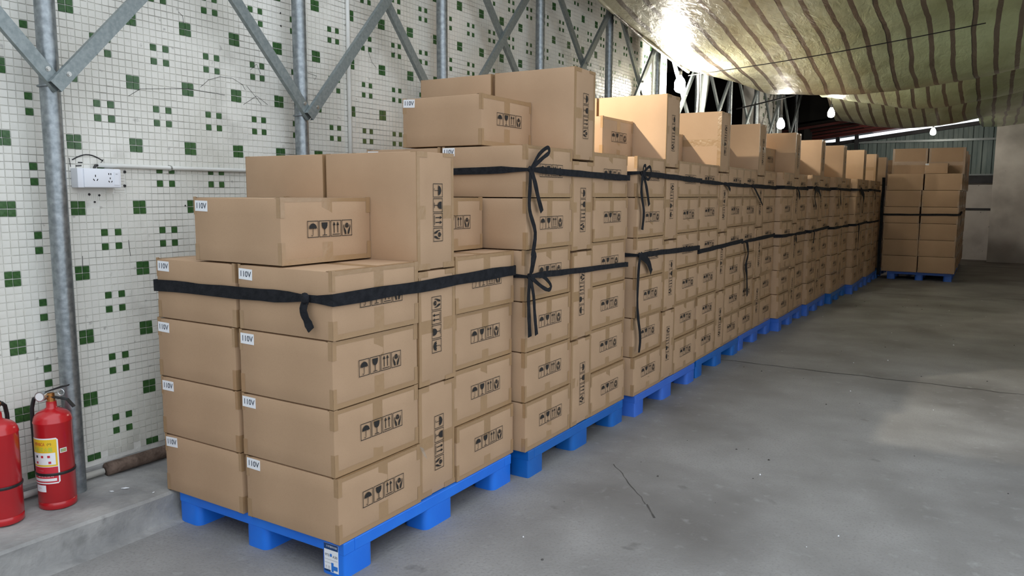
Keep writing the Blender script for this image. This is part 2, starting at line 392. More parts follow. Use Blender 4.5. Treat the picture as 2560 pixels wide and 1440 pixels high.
m = MB().add([(-1.6, BY - .12, topz(-1.6) - .09), (3.75, BY - .12, topz(3.75) - .09), (3.75, BY - .12, topz(3.75)), (-1.6, BY - .12, topz(-1.6)),
              (-1.6, BY + .02, topz(-1.6) - .09), (3.75, BY + .02, topz(3.75) - .09), (3.75, BY + .02, topz(3.75)), (-1.6, BY + .02, topz(-1.6))],
             [(0, 1, 2, 3), (5, 4, 7, 6), (3, 2, 6, 7), (1, 0, 4, 5)])
obj('eave_beam', m.mesh('eave_beam', M_steel_dark), wb)
for x in (-0.62, 0.18, 0.62): steel('column', x - .045, x + .045, BY - .2, BY - .12, 0, topz(x) + .16)
steel('shelf_ledge', 3.0, 3.6, BY - .03, BY, 1.18, 1.22)
# plastered wall on the right of the back opening
obj('wall_plaster', MB().box(3.585, 5.0, 19.0, 19.3, 0, 3.6).box(3.585, 3.75, 19.3, BY, 0, 3.6).mesh('wall_plaster', M_plaster), kind='structure')
# right side of the hall with a wide gate opening, roof over everything but the yard behind the camera
obj('wall_right', MB().box(4.8, 5.0, 5.0, 19.0, 0, 4.3).box(4.8, 5.0, 2.6, 5.0, 3.4, 4.3).box(4.8, 5.0, 2.1, 2.6, 0, 4.3).mesh('wall_right', M_plaster), kind='structure')
obj('wall_sky_block', MB().box(-4, 4.2, -6.4, -6.2, 0, 5.5).mesh('wall_sky_block', M_plaster), kind='structure')  # unseen wall added behind the camera to shade the carton ends
ROOF_Y = 2.4
obj('ceiling', MB().box(-3.2, 5.0, ROOF_Y, 15.6, 4.3, 4.4).box(-1.7, -0.25, -3.2, ROOF_Y, 4.3, 4.4).mesh('ceiling', M_ceil), kind='structure')
rf = MB(); rf.add([(-3.2, 15.6, topz(-3.2) + .15), (5.0, 15.6, topz(5.0) + .15), (5.0, 15.6, 4.4), (-3.2, 15.6, 4.4), (-3.2, 15.7, topz(-3.2) + .15), (5.0, 15.7, topz(5.0) + .15), (5.0, 15.7, 4.4), (-3.2, 15.7, 4.4)], [(0, 1, 2, 3), (7, 6, 5, 4)], 1); rows_ = [(-3.2, topz(-3.2) + .15), (5.0, topz(5.0) + .15)]  # closure panel added to stop daylight leaking in above the far roof
for xa, xb, mi_ in ((-3.2, 0.9, 1), (0.9, 5.0, 0)):  # left stretch of roof coloured near-black for the unlit back
    za, zb = topz(xa) + .15, topz(xb) + .15
    rf.add([(xa, 15.6, za), (xb, 15.6, zb), (xb, 20.4, zb), (xa, 20.4, za), (xa, 15.6, za + .04), (xb, 15.6, zb + .04), (xb, 20.4, zb + .04), (xa, 20.4, za + .04)],
           [(0, 3, 2, 1), (4, 5, 6, 7), (0, 1, 5, 4), (1, 2, 6, 5), (2, 3, 7, 6), (3, 0, 4, 7)], mi_)
ro = obj('ceiling_far', rf.mesh('ceiling_far', [M_roof, M_darkwall]), kind='structure')
for y in (16.2, 17.0, 17.8, 18.6, 19.3):
    m = MB().add([(-3.2, y, rows_[0][1] - .05), (5.0, y, rows_[1][1] - .05), (5.0, y + .04, rows_[1][1] - .05), (-3.2, y + .04, rows_[0][1] - .05),
                  (-3.2, y, rows_[0][1]), (5.0, y, rows_[1][1]), (5.0, y + .04, rows_[1][1]), (-3.2, y + .04, rows_[0][1])],
                 [(0, 3, 2, 1), (0, 1, 5, 4), (1, 2, 6, 5), (2, 3, 7, 6), (3, 0, 4, 7)])
    obj('purlin', m.mesh('purlin', M_roof), ro)

# ================================================================== tarpaulin under the roof
XS = [0, .22, .42, .62, .8, 1.0]
ROWS = [  # y, left edge x, heights at six stations from the left edge to the right wall
    (2.6, 0.30, [3.95, 4.0, 4.05, 4.08, 4.1, 4.2]),
    (4.0, 0.30, [3.60, 3.68, 3.74, 3.78, 3.82, 3.95]),
    (5.2, 0.30, [3.33, 3.46, 3.55, 3.60, 3.66, 3.85]),
    (6.4, 0.30, [3.15, 3.32, 3.40, 3.46, 3.52, 3.72]),
    (7.7, 0.30, [3.02, 3.12, 3.20, 3.31, 3.41, 3.58]),
    (8.6, 0.62, [2.97, 2.96, 2.97, 3.03, 3.13, 3.40]),
    (9.5, 0.98, [2.89, 2.83, 2.85, 2.93, 3.07, 3.30]),
    (10.0, 1.03, [3.30, 3.30, 3.28, 3.24, 3.22, 3.34]),
    (11.0, 1.06, [3.24, 3.18, 3.12, 3.08, 3.13, 3.30]),
    (12.0, 1.08, [3.12, 2.95, 2.84, 2.93, 3.08, 3.30]),
    (12.4, 1.08, [3.17, 3.16, 3.12, 3.10, 3.14, 3.32]),
    (13.5, 1.00, [3.02, 2.97, 2.92, 2.93, 3.06, 3.30]),
    (14.5, 0.92, [2.94, 2.78, 2.76, 2.88, 3.06, 3.30]),
    (15.0, 0.92, [3.10, 3.06, 3.02, 3.05, 3.14, 3.34])]
def lerp(a, b, t): return a + (b - a) * t
def cr(p0, p1, p2, p3, t): return 0.5 * (2 * p1 + (p2 - p0) * t + (2 * p0 - 5 * p1 + 4 * p2 - p3) * t * t + (3 * p1 - p0 - 3 * p2 + p3) * t ** 3)
def rowz(zs, u):
    k = 0
    while k < 4 and u > XS[k + 1]: k += 1
    t = (u - XS[k]) / (XS[k + 1] - XS[k])
    return cr(zs[max(k - 1, 0)], zs[k], zs[k + 1], zs[min(k + 2, 5)], t)
def tarp_grid(rows, x_right, nu, nv_per):
    V = []; UV = []; nrow = 0
    for k in range(len(rows) - 1):
        span = rows[k + 1][0] - rows[k][0]; steps = max(3, int(span * nv_per))
        for s_ in range(steps + (1 if k == len(rows) - 2 else 0)):
            t = s_ / steps
            a, b, c, d = rows[max(k - 1, 0)], rows[k], rows[k + 1], rows[min(k + 2, len(rows) - 1)]
            y = lerp(b[0], c[0], t); xl = lerp(b[1], c[1], t)
            for q in range(nu + 1):
                u = q / nu; x = xl + (x_right - xl) * u
                z = cr(rowz(a[2], u), rowz(b[2], u), rowz(c[2], u), rowz(d[2], u), t)
                z += 0.016 * noise.noise((x * 2.2, y * 1.3, 4)) + 0.006 * noise.noise((x * 9, y * 3.5, 8))
                V.append((x, y, z)); UV.append((x, y))
            nrow += 1
    F = [(i * (nu + 1) + q, (i + 1) * (nu + 1) + q, (i + 1) * (nu + 1) + q + 1, i * (nu + 1) + q + 1) for i in range(nrow - 1) for q in range(nu)]
    me = MB().add(V, F).mesh('tarpaulin', M_tarp, True)
    uvl = me.uv_layers.new(name='UVMap')
    for lp in me.loops: uvl.data[lp.index].uv = UV[lp.vertex_index]
    return me
obj('tarpaulin', tarp_grid(ROWS, 4.75, 110, 16), label='green and beige striped plastic tarpaulin sagging under the roof', cat='tarpaulin')
obj('tarpaulin', tarp_grid([(15.05, 3.25, [3.06, 3.1, 3.16, 3.2, 3.25, 3.3]), (16.5, 3.25, [3.06, 3.1, 3.16, 3.2, 3.25, 3.3]), (18.0, 3.25, [3.08, 3.1, 3.12, 3.18, 3.2, 3.3]), (18.98, 3.3, [3.06, 3.06, 3.08, 3.12, 3.16, 3.25])], 4.75, 40, 10),
    label='pale striped tarpaulin strip reaching the top of the plastered wall', cat='tarpaulin')
# rolled hem along the wall side of the sheet
hem = [(0.30, r[0], r[2][0] - .012) for r in ROWS[:5]]
hp = []
for k in range(len(hem) - 1):
    for s_ in range(8): hp.append(tuple(lerp(hem[k][q], hem[k + 1][q], s_ / 8) + (0.006 * noise.noise((k + s_ / 8, q, 1))) for q in range(3)))
hp.append(hem[-1])
obj('tarpaulin_hem', MB().tube(hp, 0.02, 8).mesh('tarpaulin_hem', M_tarp, True), bpy.data.objects['tarpaulin'])
obj('support_wire', MB().tube([(0.3 + 3.1 * t, 7.7, 2.962 + 0.285 * t - 0.03 * math.sin(math.pi * t)) for t in [i / 16 for i in range(17)]], 0.006, 6).mesh('support_wire', M_wire),
    label='thin dark wire strung crosswise below the tarpaulin', cat='wire')
obj('support_wire', MB().tube([(0.20 + 1.0 * t, 10.2 - .75 * t, 2.80 + .06 * t) for t in [i / 10 for i in range(11)]], 0.010, 6).mesh('support_wire_short', M_wire),
    label='short black cable running from a post to the tarpaulin sag', cat='cable')
# clear film hanging from the tarpaulin corner
m = MB(); nv, nu = 14, 12; V = []
for i in range(nv + 1):
    for q in range(nu + 1):
        t, u = i / nv, q / nu
        V.append((0.30 + 0.13 * u * (1 - .5 * t) + 0.03 * math.sin(9 * u + 4 * t), 8.00 + 0.12 * u * (1 - t) + 0.03 * math.sin(14 * u), 3.02 - 1.35 * t))
m.add(V, [(i * (nu + 1) + q, i * (nu + 1) + q + 1, (i + 1) * (nu + 1) + q + 1, (i + 1) * (nu + 1) + q) for i in range(nv) for q in range(nu)])
obj('plastic_film', m.mesh('plastic_film', M_film, True), label='crumpled translucent plastic film hanging from the tarpaulin corner', cat='plastic film')
obj('hanging_cable', MB().tube([(0.41, 7.78, 3.0), (0.415, 7.78, 2.7), (0.405, 7.78, 2.3), (0.41, 7.78, 1.6)], 0.010, 6).mesh('hanging_cable', M_wire),
    label='black cable hanging straight down at the tarpaulin corner', cat='cable')

# ================================================================== posts and braces along the wall
POSTS = [-1.22, 0.148, 1.56, 2.92, 4.34, 5.77, 7.12, 8.62, 10.10, 11.65, 13.2, 14.75]
names = ['post outside the frame before the extinguishers'] + ['x'] * 12
post_me = MB().tube([(0, 0, 0), (0, 0, 3.75)], 0.040, 20).mesh('steel_post', M_galv, True); post_me.set_sharp_from_angle(angle=1)
ubolt = MB().tube([(0.045 * math.cos(a), 0.045 * math.sin(a), 0.004 * math.sin(a)) for a in [2 * math.pi * k / 16 for k in range(17)]], 0.005, 6, cap=False).mesh('u_bolt', M_galv, True)
for k, y in enumerate(POSTS):
    base = 0.155 if y < 13.9 else 0.0
    t = obj('steel_post', post_me, None, (0.12, y, base),
            label=('round galvanised steel post, %s past the fire extinguishers along the wall' % ORD[k]) if k else 'round galvanised steel post before the pair of fire extinguishers', cat='post', group='round posts along the tiled wall')
    obj('u_bolt', ubolt, t, (0, 0, 1.955 - base))
def channel(p, q, side):
    """U-channel from p to q lying in the plane of the wall, web outward"""
    p, q = Vector(p), Vector(q); d = (q - p).normalized(); nx = Vector((1, 0, 0)); s = d.cross(nx).normalized()
    wd, dp, th = 0.029, 0.026, 0.003
    prof = [(-wd, 0), (-wd, dp), (wd, dp), (wd, 0), (wd - th, 0), (wd - th, dp - th), (-wd + th, dp - th), (-wd + th, 0)]
    vs = [e + s * a + nx * b for e in (p - d * .03, q + d * .03) for a, b in prof]
    fs = [(i, (i + 1) % 8, 8 + (i + 1) % 8, 8 + i) for i in range(8)] + [(0, 7, 6, 1), (1, 6, 5, 2), (2, 5, 4, 3), (8, 9, 14, 15), (9, 10, 13, 14), (10, 11, 12, 13)]
    return MB().add(vs, fs).mesh('channel_brace', M_chan)
def bolt_mesh():
    m = MB(); n = 8
    for (r, x0, x1) in ((0.011, 0, 0.003), (0.007, 0.003, 0.008)):
        m.tube([(x0, 0, 0), (x1, 0, 0)], r, n)
    return m.mesh('bolt', M_bolt)
BOLT = bolt_mesh()
ZL, ZH = 1.965, 3.52
for k in range(len(POSTS) - 1):
    y0, y1 = POSTS[k], POSTS[k + 1]
    pn_ = lambda q: ('the %s post past the extinguishers' % ORD[q]) if q else 'the post before the extinguishers'
    a = obj('channel_brace', channel((0.194, y0 - .005, ZL), (0.194, y1, ZH), 1), label='zinc channel brace rising from %s' % pn_(k), cat='brace', group='zinc channel braces between posts')
    obj('bolt', BOLT, a, (0.220, y0 + .03, ZL + .035)); obj('bolt', BOLT, a, (0.220, (y0 + y1) / 2 + .01, (ZL + ZH) / 2))
    b = obj('channel_brace', channel((0.166, y0, ZH), (0.166, y1 - .01, ZL), 1), label='zinc channel brace descending to %s' % pn_(k + 1), cat='brace', group='zinc channel braces between posts')
    obj('bolt', BOLT, b, (0.192, y1 - .04, ZL + .05))

# ================================================================== wall fittings
t = thing('wall_socket', (0.0, 0.375, 1.5705), 'white double wall socket box with slots and switch on the tiles', 'socket')
me = bevelled(0.056, 0.202, 0.088, 0.004, M_socket, 'back_box'); obj('back_box', me, t, (0.032, 0, -0.044))
me = bevelled(0.010, 0.174, 0.084, 0.004, M_socket, 'face_plate'); fp = obj('face_plate', me, t, (0.062, 0.012, -0.042))
def slot(y, z, ang, ln, wd=0.0022):
    c, s = math.cos(ang), math.sin(ang)
    obj('slot', MB().add([(0.0055, y + a * c * ln - b * s * wd, z + a * s * ln + b * c * wd) for a, b in ((-1, -1), (1, -1), (1, 1), (-1, 1))], [(0, 1, 2, 3)]).mesh('slot', M_dark), fp)
H_ = math.pi / 2
slot(-.035, .052, H_, .005); slot(-.043, .034, -1.0, .005); slot(-.027, .034, 1.0, .005)
slot(.028, .062, H_, .004); slot(.038, .062, H_, .004); slot(.034, .042, H_, .004); slot(.028, .027, -1.0, .004); slot(.041, .027, 1.0, .004)
sw = obj('switch', MB().box(0.005, 0.0075, .052, .076, .012, .072).mesh('switch', M_socket), fp)
obj('switch_mark', MB().box(0.0078, 0.0082, .060, .069, .061, .0625).mesh('switch_mark', M_dark), sw)
t = obj('conduit_pipe', MB().tube([(0.018, 0.392, 1.632), (0.018, 0.8, 1.629), (0.018, 2.4, 1.63)], 0.0105, 12).mesh('conduit_pipe', M_pvc, True), label='white plastic conduit running level from the wall socket', cat='pipe')
obj('pipe_clip', MB().tube([(0.001 + 0.03 * math.sin(a), 0.768, 1.629 + 0.0125 * math.cos(a)) for a in [math.pi * k / 8 for k in range(9)]], 0.004, 6).box(0, 0.002, 0.757, 0.779, 1.585, 1.62).mesh('pipe_clip', M_bolt), t)
obj('cable_end', MB().tube([(0.02, 0.400, 1.630), (0.024, 0.380, 1.630), (0.026, 0.372, 1.618), (0.03, 0.372, 1.612)], 0.006, 6).mesh('cable_end', M_black), t)
obj('conduit_pipe', MB().tube([(0.018, 2.065, 0.21), (0.018, 2.065, 4.0)], 0.0135, 12).mesh('conduit_pipe_upright', M_pvc, True), label='white plastic conduit running straight up the tiled wall', cat='pipe')
obj('conduit_pipe', MB().tube([(0.018, 7.28, 0.21), (0.018, 7.28, 4.0)], 0.025, 12).mesh('conduit_pipe_far', M_pvc, True), label='thick pale pipe rising beside the end of the tiled wall', cat='pipe')
obj('water_pipe', MB().tube([(0.055, -1.2, 0.192), (0.055, 0.31, 0.188)], 0.015, 12).mesh('water_pipe', M_pvc, True), label='white plastic pipe lying on the ledge against the wall', cat='pipe')
m = MB(); pts = [(0.066 + 0.004 * noise.noise((k, 0, 0)), 0.318 + 0.036 * k, 0.1955) for k in range(14)]
m.tube(pts, 0.032, 14, radii=[0.032 + 0.002 * noise.noise((k * 1.7, 2, 0)) for k in range(14)])
obj('rusty_bar', m.mesh('rusty_bar', M_rust, True), label='rusty brown steel bar lying on the cement ledge', cat='steel bar')
for (x, y, s, sz) in ((0.26, 0.29, .018, 'largest'), (0.245, 0.235, .011, 'middle-sized'), (0.40, 0.34, .007, 'tiniest')):
    a = rng(0, 3); m = MB().add([(s * math.cos(a + q) * (1 if q in (0, math.pi) else .5), s * math.sin(a + q) * (1 if q in (0, math.pi) else .5), zz) for zz in (0, .002) for q in (0, H_, math.pi, 3 * H_)],
            [(4, 5, 6, 7), (3, 2, 1, 0), (0, 1, 5, 4), (1, 2, 6, 5), (2, 3, 7, 6), (3, 0, 4, 7)])
    obj('paper_scrap', m.mesh('paper_scrap', M_paper), None, (x, y, 0.153 if s > .01 else .146), label='%s torn white scrap lying on the cement ledge' % sz, cat='scrap', group='white scraps on the ledge')

# ---- fire extinguishers
def cyl_patch(r, a0, a1, z0, z1, n, mi_m, name, rounded=0.0):
    m = MB(); V = []
    zs = [z0, z1]
    for k in range(n + 1):
        a = a0 + (a1 - a0) * k / n
        ins = 0
        if rounded and k in (0, n): ins = rounded
        for z in (z0 + ins, z1 - ins): V.append((r * math.cos(a), r * math.sin(a), z))
    m.add(V, [(2 * k, 2 * k + 2, 2 * k + 3, 2 * k + 1) for k in range(n)])
    return m.mesh(name, mi_m)
def wrap_text(s, size, m_, r, ac, zc, maxw=None):
    me = text_mesh(s, size, m_).copy()
    xs = [v.co.x for v in me.vertices]; k = 1.0
    if maxw and xs and max(xs) - min(xs) > maxw: k = maxw / (max(xs) - min(xs))
    for v in me.vertices:
        a = ac + v.co.x * k / r; v.co = Vector((r * math.cos(a), r * math.sin(a), zc + v.co.y))
    return me
def extinguisher(loc, rotz, label):
    t = thing('fire_extinguisher', loc, label, 'extinguisher', 'fire extinguishers on the ledge', (0, 0, rotz)); r = 0.0735
    prof = [(r - .004, 0), (r, .004), (r, .028), (r - .0025, .031), (r, .034), (r, .372), (r + .002, .376), (r + .002, .380), (r, .384), (r - .001, .392), (r - .006, .404), (r - .018, .416), (r - .034, .425), (.028, .430), (.021, .436), (.020, .458), (.020, .462)]
    me = MB().lathe(prof, 40).mesh('cylinder', M_red, True); me.set_sharp_from_angle(angle=math.radians(60)); obj('cylinder', me, t)
    v = obj('valve', MB().lathe([(.016, .462), (.016, .480), (.012, .482), (.012, .498)], 14).box(-.03, .012, -.008, .008, .482, .496).mesh('valve', M_brass), t)
    # carrying handle and squeeze lever run towards local +x
    obj('handle', MB().add([(-.02, -.011, .488), (-.02, .011, .488), (.07, .011, .472), (.07, -.011, .472), (.098, .010, .440), (.098, -.010, .440),
                            (-.02, -.011, .484), (-.02, .011, .484), (.07, .011, .468), (.07, -.011, .468), (.095, .010, .436), (.095, -.010, .436)],
                           [(0, 3, 2, 1), (3, 5, 4, 2), (6, 7, 8, 9), (9, 8, 10, 11), (0, 6, 9, 3), (3, 9, 11, 5), (1, 2, 8, 7), (2, 4, 10, 8), (5, 11, 10, 4), (0, 1, 7, 6)]).mesh('handle', M_black), t)
    obj('lever', MB().add([(-.025, -.011, .503), (-.025, .011, .503), (.045, .011, .528), (.045, -.011, .528), (.078, .010, .534), (.078, -.010, .534),
                           (-.025, -.011, .498), (-.025, .011, .498), (.045, .011, .520), (.045, -.011, .520), (.078, .010, .529), (.078, -.010, .529)],
                          [(0, 3, 2, 1), (3, 5, 4, 2), (6, 7, 8, 9), (9, 8, 10, 11), (0, 6, 9, 3), (3, 9, 11, 5), (1, 2, 8, 7), (2, 4, 10, 8), (5, 11, 10, 4), (0, 1, 7, 6)]).mesh('lever', M_black), t)
    g = obj('gauge', MB().tube([(-.03, -.004, .487), (-.03, -.030, .487)], .022, 18).mesh('gauge', M_chrome), t)
    obj('gauge_face', MB().tube([(-.03, -.0305, .487), (-.03, -.0315, .487)], .017, 18).mesh('gauge_face', M_white), g)
    obj('safety_pin_ring', MB().tube([(.055 + .013 * math.cos(a), -.016, .505 + .013 * math.sin(a)) for a in [2 * math.pi * k / 14 for k in range(15)]], .0022, 6, cap=False).mesh('safety_pin_ring', M_chrome), t)
    obj('hose', MB().tube([(-.02, .0, .487), (-.05, .0, .486), (-.074, .0, .47), (-.085, .0, .43), (-.087, 0, .36), (-.086, 0, .25), (-.085, 0, .15)], .0085, 10).mesh('hose', M_black, True), t)
    c = -1.70       # label centre angle (faces the aisle, left of the middle)
    lb = obj('label_sheet', cyl_patch(r + .0006, c - .87, c + .87, .118, .318, 18, M_white, 'label_sheet', .008), t)
    obj('yellow_panel', cyl_patch(r + .0011, c - .81, c + .79, .195, .312, 16, M_yellow, 'yellow_panel'), lb)
    obj('picture_panel', cyl_patch(r + .0016, c - .74, c + .70, .202, .254, 14, M_white, 'picture_panel'), lb)
    obj('red_panel', cyl_patch(r + .0011, c - .81, c + .79, .124, .192, 16, M_lred, 'red_panel'), lb)
    obj('white_strip', cyl_patch(r + .0016, c - .7, c + .7, .130, .142, 14, M_white, 'white_strip'), lb)
    obj('lettering', wrap_text('MFABCA', .020, M_lred, r + .0018, c - .15, .292, .05), lb)
    obj('lettering', wrap_text('(=)', .014, M_dark, r + .0018, c + .42, .293), lb)
    obj('lettering', wrap_text('干粉灭火器', .022, M_lgreen, r + .0018, c, .267, .085), lb)
    obj('lettering', wrap_text('器有限公司', .014, M_white, r + .0018, c + .1, .153, .07), lb)
    obj('lettering', wrap_text('- - -', .012, M_white, r + .0018, c - .1, .178), lb)
    for q, (da, zz) in enumerate(((-.35, .238), (0, .238), (.36, .238), (-.35, .212), (.40, .212))):
        obj('pictogram', cyl_patch(r + .0020, c + da - .07, c + da + .07, zz - .005, zz + .005, 3, M_lred if q != 0 else M_dark, 'pictogram'), lb)
    obj('seal_sticker', cyl_patch(r + .0008, c + .94, c + 1.32, .248, .268, 8, M_white, 'seal_sticker'), t)
    obj('seal_strip', cyl_patch(r + .0012, c + .97, c + 1.28, .251, .265, 6, mat('seal_print', (.45, .42, .12), .4, (.20, .35, .30), 120), 'seal_strip'), t)
    obj('date_sticker', cyl_patch(r + .0006, c - .62, c + .10, .082, .112, 10, M_paper, 'date_sticker'), t)
    obj('lettering', wrap_text('----', .014, M_lred, r + .0012, c - .3, .10), t)
    obj('rubber_band', MB().lathe([(r + .0024, .158 - .006), (r + .0036, .158 - .003), (r + .0036, .158 + .003), (r + .0024, .158 + .006)], 40).mesh('rubber_band', M_black), t)
    return t
extinguisher((0.182, 0.032, 0.152), math.radians(32), 'red fire extinguisher standing on the ledge closer to the cartons')
e2 = extinguisher((0.170, -0.180, 0.152), math.radians(-50), 'red fire extinguisher on the ledge farther from the cartons')
obj('blue_tag', MB().box(0.088, 0.0885 + .004, 0.02, 0.05, 0.152, .235).mesh('blue_tag', M_lblue), label='small blue plastic strip standing behind the fire extinguisher', cat='strip')

# ================================================================== cartons
BL, BW, BH = 0.530, 0.511, 0.2685
def carton_body(seed):
    """slightly bulged corrugated carton, x length, y width, standing on z = 0"""
    rnd = random.Random(seed); bm = bmesh.new(); bmesh.ops.create_cube(bm, size=1)
    for v in bm.verts: v.co = Vector((v.co.x * (BL - .004), v.co.y * (BW - .005), (v.co.z + .5) * (BH - .0055)))
    bmesh.ops.subdivide_edges(bm, edges=bm.edges[:], cuts=3, use_grid_fill=True)
    for v in bm.verts:
        x, y, z = v.co; ex, ey, ez = abs(x) / (BL / 2), abs(y) / (BW / 2), abs(z - BH / 2) / (BH / 2)
        k = [e > .97 for e in (ex, ey, ez)]
        if sum(k) == 1:
            amp = rnd.uniform(-.0012, .0002)
            if k[2] and z > BH / 2: v.co.z += amp * (1 - ex ** 4) * (1 - ey ** 4) * 1.5
            elif k[1]: v.co.y += math.copysign(amp * .7, y)
            elif k[0]: v.co.x += math.copysign(amp * .5, x)
    bmesh.ops.bevel(bm, geom=[e for e in bm.edges if len(e.link_faces) == 2 and e.calc_face_angle() > 1.0], offset=.0035, segments=2, profile=.5, affect='EDGES')
    me = bpy.data.meshes.new('carton'); bm.to_mesh(me); bm.free(); me.materials.append(M_card)
    me.polygons.foreach_set('use_smooth', [True] * len(me.polygons)); me.set_sharp_from_angle(angle=math.radians(40))
    return me
BODY = [carton_body(s) for s in range(4)]
def tape_mesh(seed):
    rnd = random.Random(seed); m = MB(); o = .0004; X, Y, Z = (BL - .004) / 2 + o, (BW - .005) / 2 + o, BH - .0055 + o; c = rnd.uniform(-.008, .008); hw = .029
    q = lambda *p: m.add(p, [(0, 1, 2, 3)])
    def strip_x(sx, y0, y1, z0, z1, lift=0.0):   # ragged strip on the end face
        n = 6; P = []; X = (BL - .004) / 2 + .0004 + lift
        for k in range(n + 1):
            y = y0 + (y1 - y0) * k / n; j = rnd.uniform(-.0012, .0012)
            P += [(sx * X, y, z0 + (0 if z0 < .02 else j)), (sx * X, y, z1 + (0 if z1 > BH - .02 else j))]
        m.add(P, [((2 * k, 2 * k + 2, 2 * k + 3, 2 * k + 1) if sx > 0 else (2 * k, 2 * k + 1, 2 * k + 3, 2 * k + 2)) for k in range(n)])
    for (z, sg) in ((Z, 1), (-o + .001, -1)):
        q((-X, c - hw, z), (X, c - hw, z), (X, c + hw, z), (-X, c + hw, z))
        for sx in (-1, 1): q((sx * X, -Y, z + sg * .0004), (sx * (X - .032), -Y, z + sg * .0004), (sx * (X - .032), Y, z + sg * .0004), (sx * X, Y, z + sg * .0004))
    for sx in (-1, 1):
        l1, l2 = rnd.uniform(.088, .110), rnd.uniform(.080, .105)
        strip_x(sx, c - hw, c + hw, BH - l1, Z); strip_x(sx, c - hw, c + hw, 0, l2)
        b1, b2 = rnd.uniform(.018, .026), rnd.uniform(.016, .024)
        strip_x(sx, -Y, Y, BH - b1, Z, .0004); strip_x(sx, -Y, Y, 0, b2, .0004)
        for sy in (-1, 1):
            for (z0, z1) in ((BH - rnd.uniform(.065, .09), BH - .002), (.001, rnd.uniform(.06, .09))):
                wd = rnd.uniform(.016, .026)
                q((sx * X, sy * Y, z0), (sx * (X - wd), sy * Y, z0), (sx * (X - wd), sy * Y, z1), (sx * X, sy * Y, z1))
                xx = sx * (X + .0008); q((xx, sy * (Y), z0), (xx, sy * (Y - wd), z0), (xx, sy * (Y - wd), z1), (xx, sy * Y, z1))
    return m.mesh('packing_tape', M_tape)
TAPE = [tape_mesh(s) for s in range(4)]
def symbol_mesh():
    """four framed handling marks: umbrella, glass, up arrows, hands - drawn in (y,z) on the +x face, origin at strip centre"""
    m = MB(); W4, Hh = .0645, .068; t = .0026
    def poly(pts): m.add([(0, y, z) for y, z in pts], [tuple(range(len(pts)))])
    def rect(y0, y1, z0, z1): poly([(y0, z0), (y1, z0), (y1, z1), (y0, z1)])
    for k in range(4):
        c = (k - 1.5) * W4; a, b = c - W4 / 2 + .0022, c + W4 / 2 - .0022; lo, hi = -Hh / 2, Hh / 2
        rect(a, b, hi - t, hi); rect(a, b, lo, lo + t); rect(a, a + t, lo, hi); rect(b - t, b, lo, hi)
        if k == 0:
            top = [(c + .0225 * math.cos(th), .000 + .0235 * math.sin(th)) for th in [math.pi * q / 14 for q in range(15)]]
            sc_ = []
            for q in range(4):
                x0 = -.0225 + .01125 * q
                sc_ += [(c + x0 + .01125 * u, .0035 * math.sin(math.pi * u)) for u in (0.0, .33, .66)]
            # fan triangulated umbrella so that the scalloped lower edge stays clean
            low = sc_ + [(c + .0225, 0)]
            tp = list(reversed(top))
            for q in range(12):
                u0, u1 = low[q], low[q + 1]
                f = lambda y: math.sqrt(max(0.0, .0225 ** 2 - (y - c) ** 2)) * 1.04
                poly([u0, u1, (u1[0], max(f(u1[0]), u1[1])), (u0[0], max(f(u0[0]), u0[1]))])
            rect(c - .0012, c + .0012, -.023, .004); rect(c - .0006, c + .0006, .02, .027)
            P = [(c - .005 + .005 * math.cos(th), -.023 + .005 * math.sin(th)) for th in [-math.pi * q / 6 for q in range(7)]]
            for q in range(6): poly([P[q], P[q + 1], (P[q + 1][0] + (P[q + 1][0] - c + .005) * -.42, P[q + 1][1] + (P[q + 1][1] + .023) * -.42), (P[q][0] + (P[q][0] - c + .005) * -.42, P[q][1] + (P[q][1] + .023) * -.42)])
        elif k == 1:
            poly([(c - .0165, .026), (c - .0155, .012), (c - .011, .003), (c - .0035, -.002), (c + .0035, -.002), (c + .011, .003), (c + .0155, .012), (c + .0165, .026)])
            rect(c - .0017, c + .0017, -.024, -.002); poly([(c - .013, -.0275), (c + .013, -.0275), (c + .011, -.0245), (c - .011, -.0245)])
        elif k == 2:
            for dx in (-.0105, .0105):
                rect(c + dx - .0021, c + dx + .0021, -.019, .016); poly([(c + dx - .0075, .013), (c + dx + .0075, .013), (c + dx, .028)])
            rect(c - .021, c + .021, -.0265, -.0235)
        else:
            R_ = .0125; hx = [(c + R_ * math.cos(th), .010 + R_ * math.sin(th)) for th in [H_ + math.pi / 3 * q for q in range(6)]]; o_ = (c, .010)
            for q in range(3):
                p = [o_, hx[(2 * q - 1) % 6], hx[2 * q], hx[(2 * q + 1) % 6]]; g = (sum(z[0] for z in p) / 4, sum(z[1] for z in p) / 4)
                poly([(g[0] + (z[0] - g[0]) * .88, g[1] + (z[1] - g[1]) * .88) for z in p])
            for s in (-1, 1):
                poly([(c + s * .004, -.027), (c + s * .0115, -.027), (c + s * .017, -.012), (c + s * .0205, .004), (c + s * .0195, .014), (c + s * .0165, .013), (c + s * .016, .002), (c + s * .010, -.006), (c + s * .0055, -.013)])
    return m.mesh('handling_symbols', M_ink)
SYM = symbol_mesh()
lab_w, lab_h = .080, .044
LABEL_ME = MB().box(-lab_w / 2, lab_w / 2, -.0012, 0, -lab_h / 2, lab_h / 2).mesh('voltage_label', M_paper)
T110 = text_mesh('110V', .0325, M_inktext, bold=.0005)

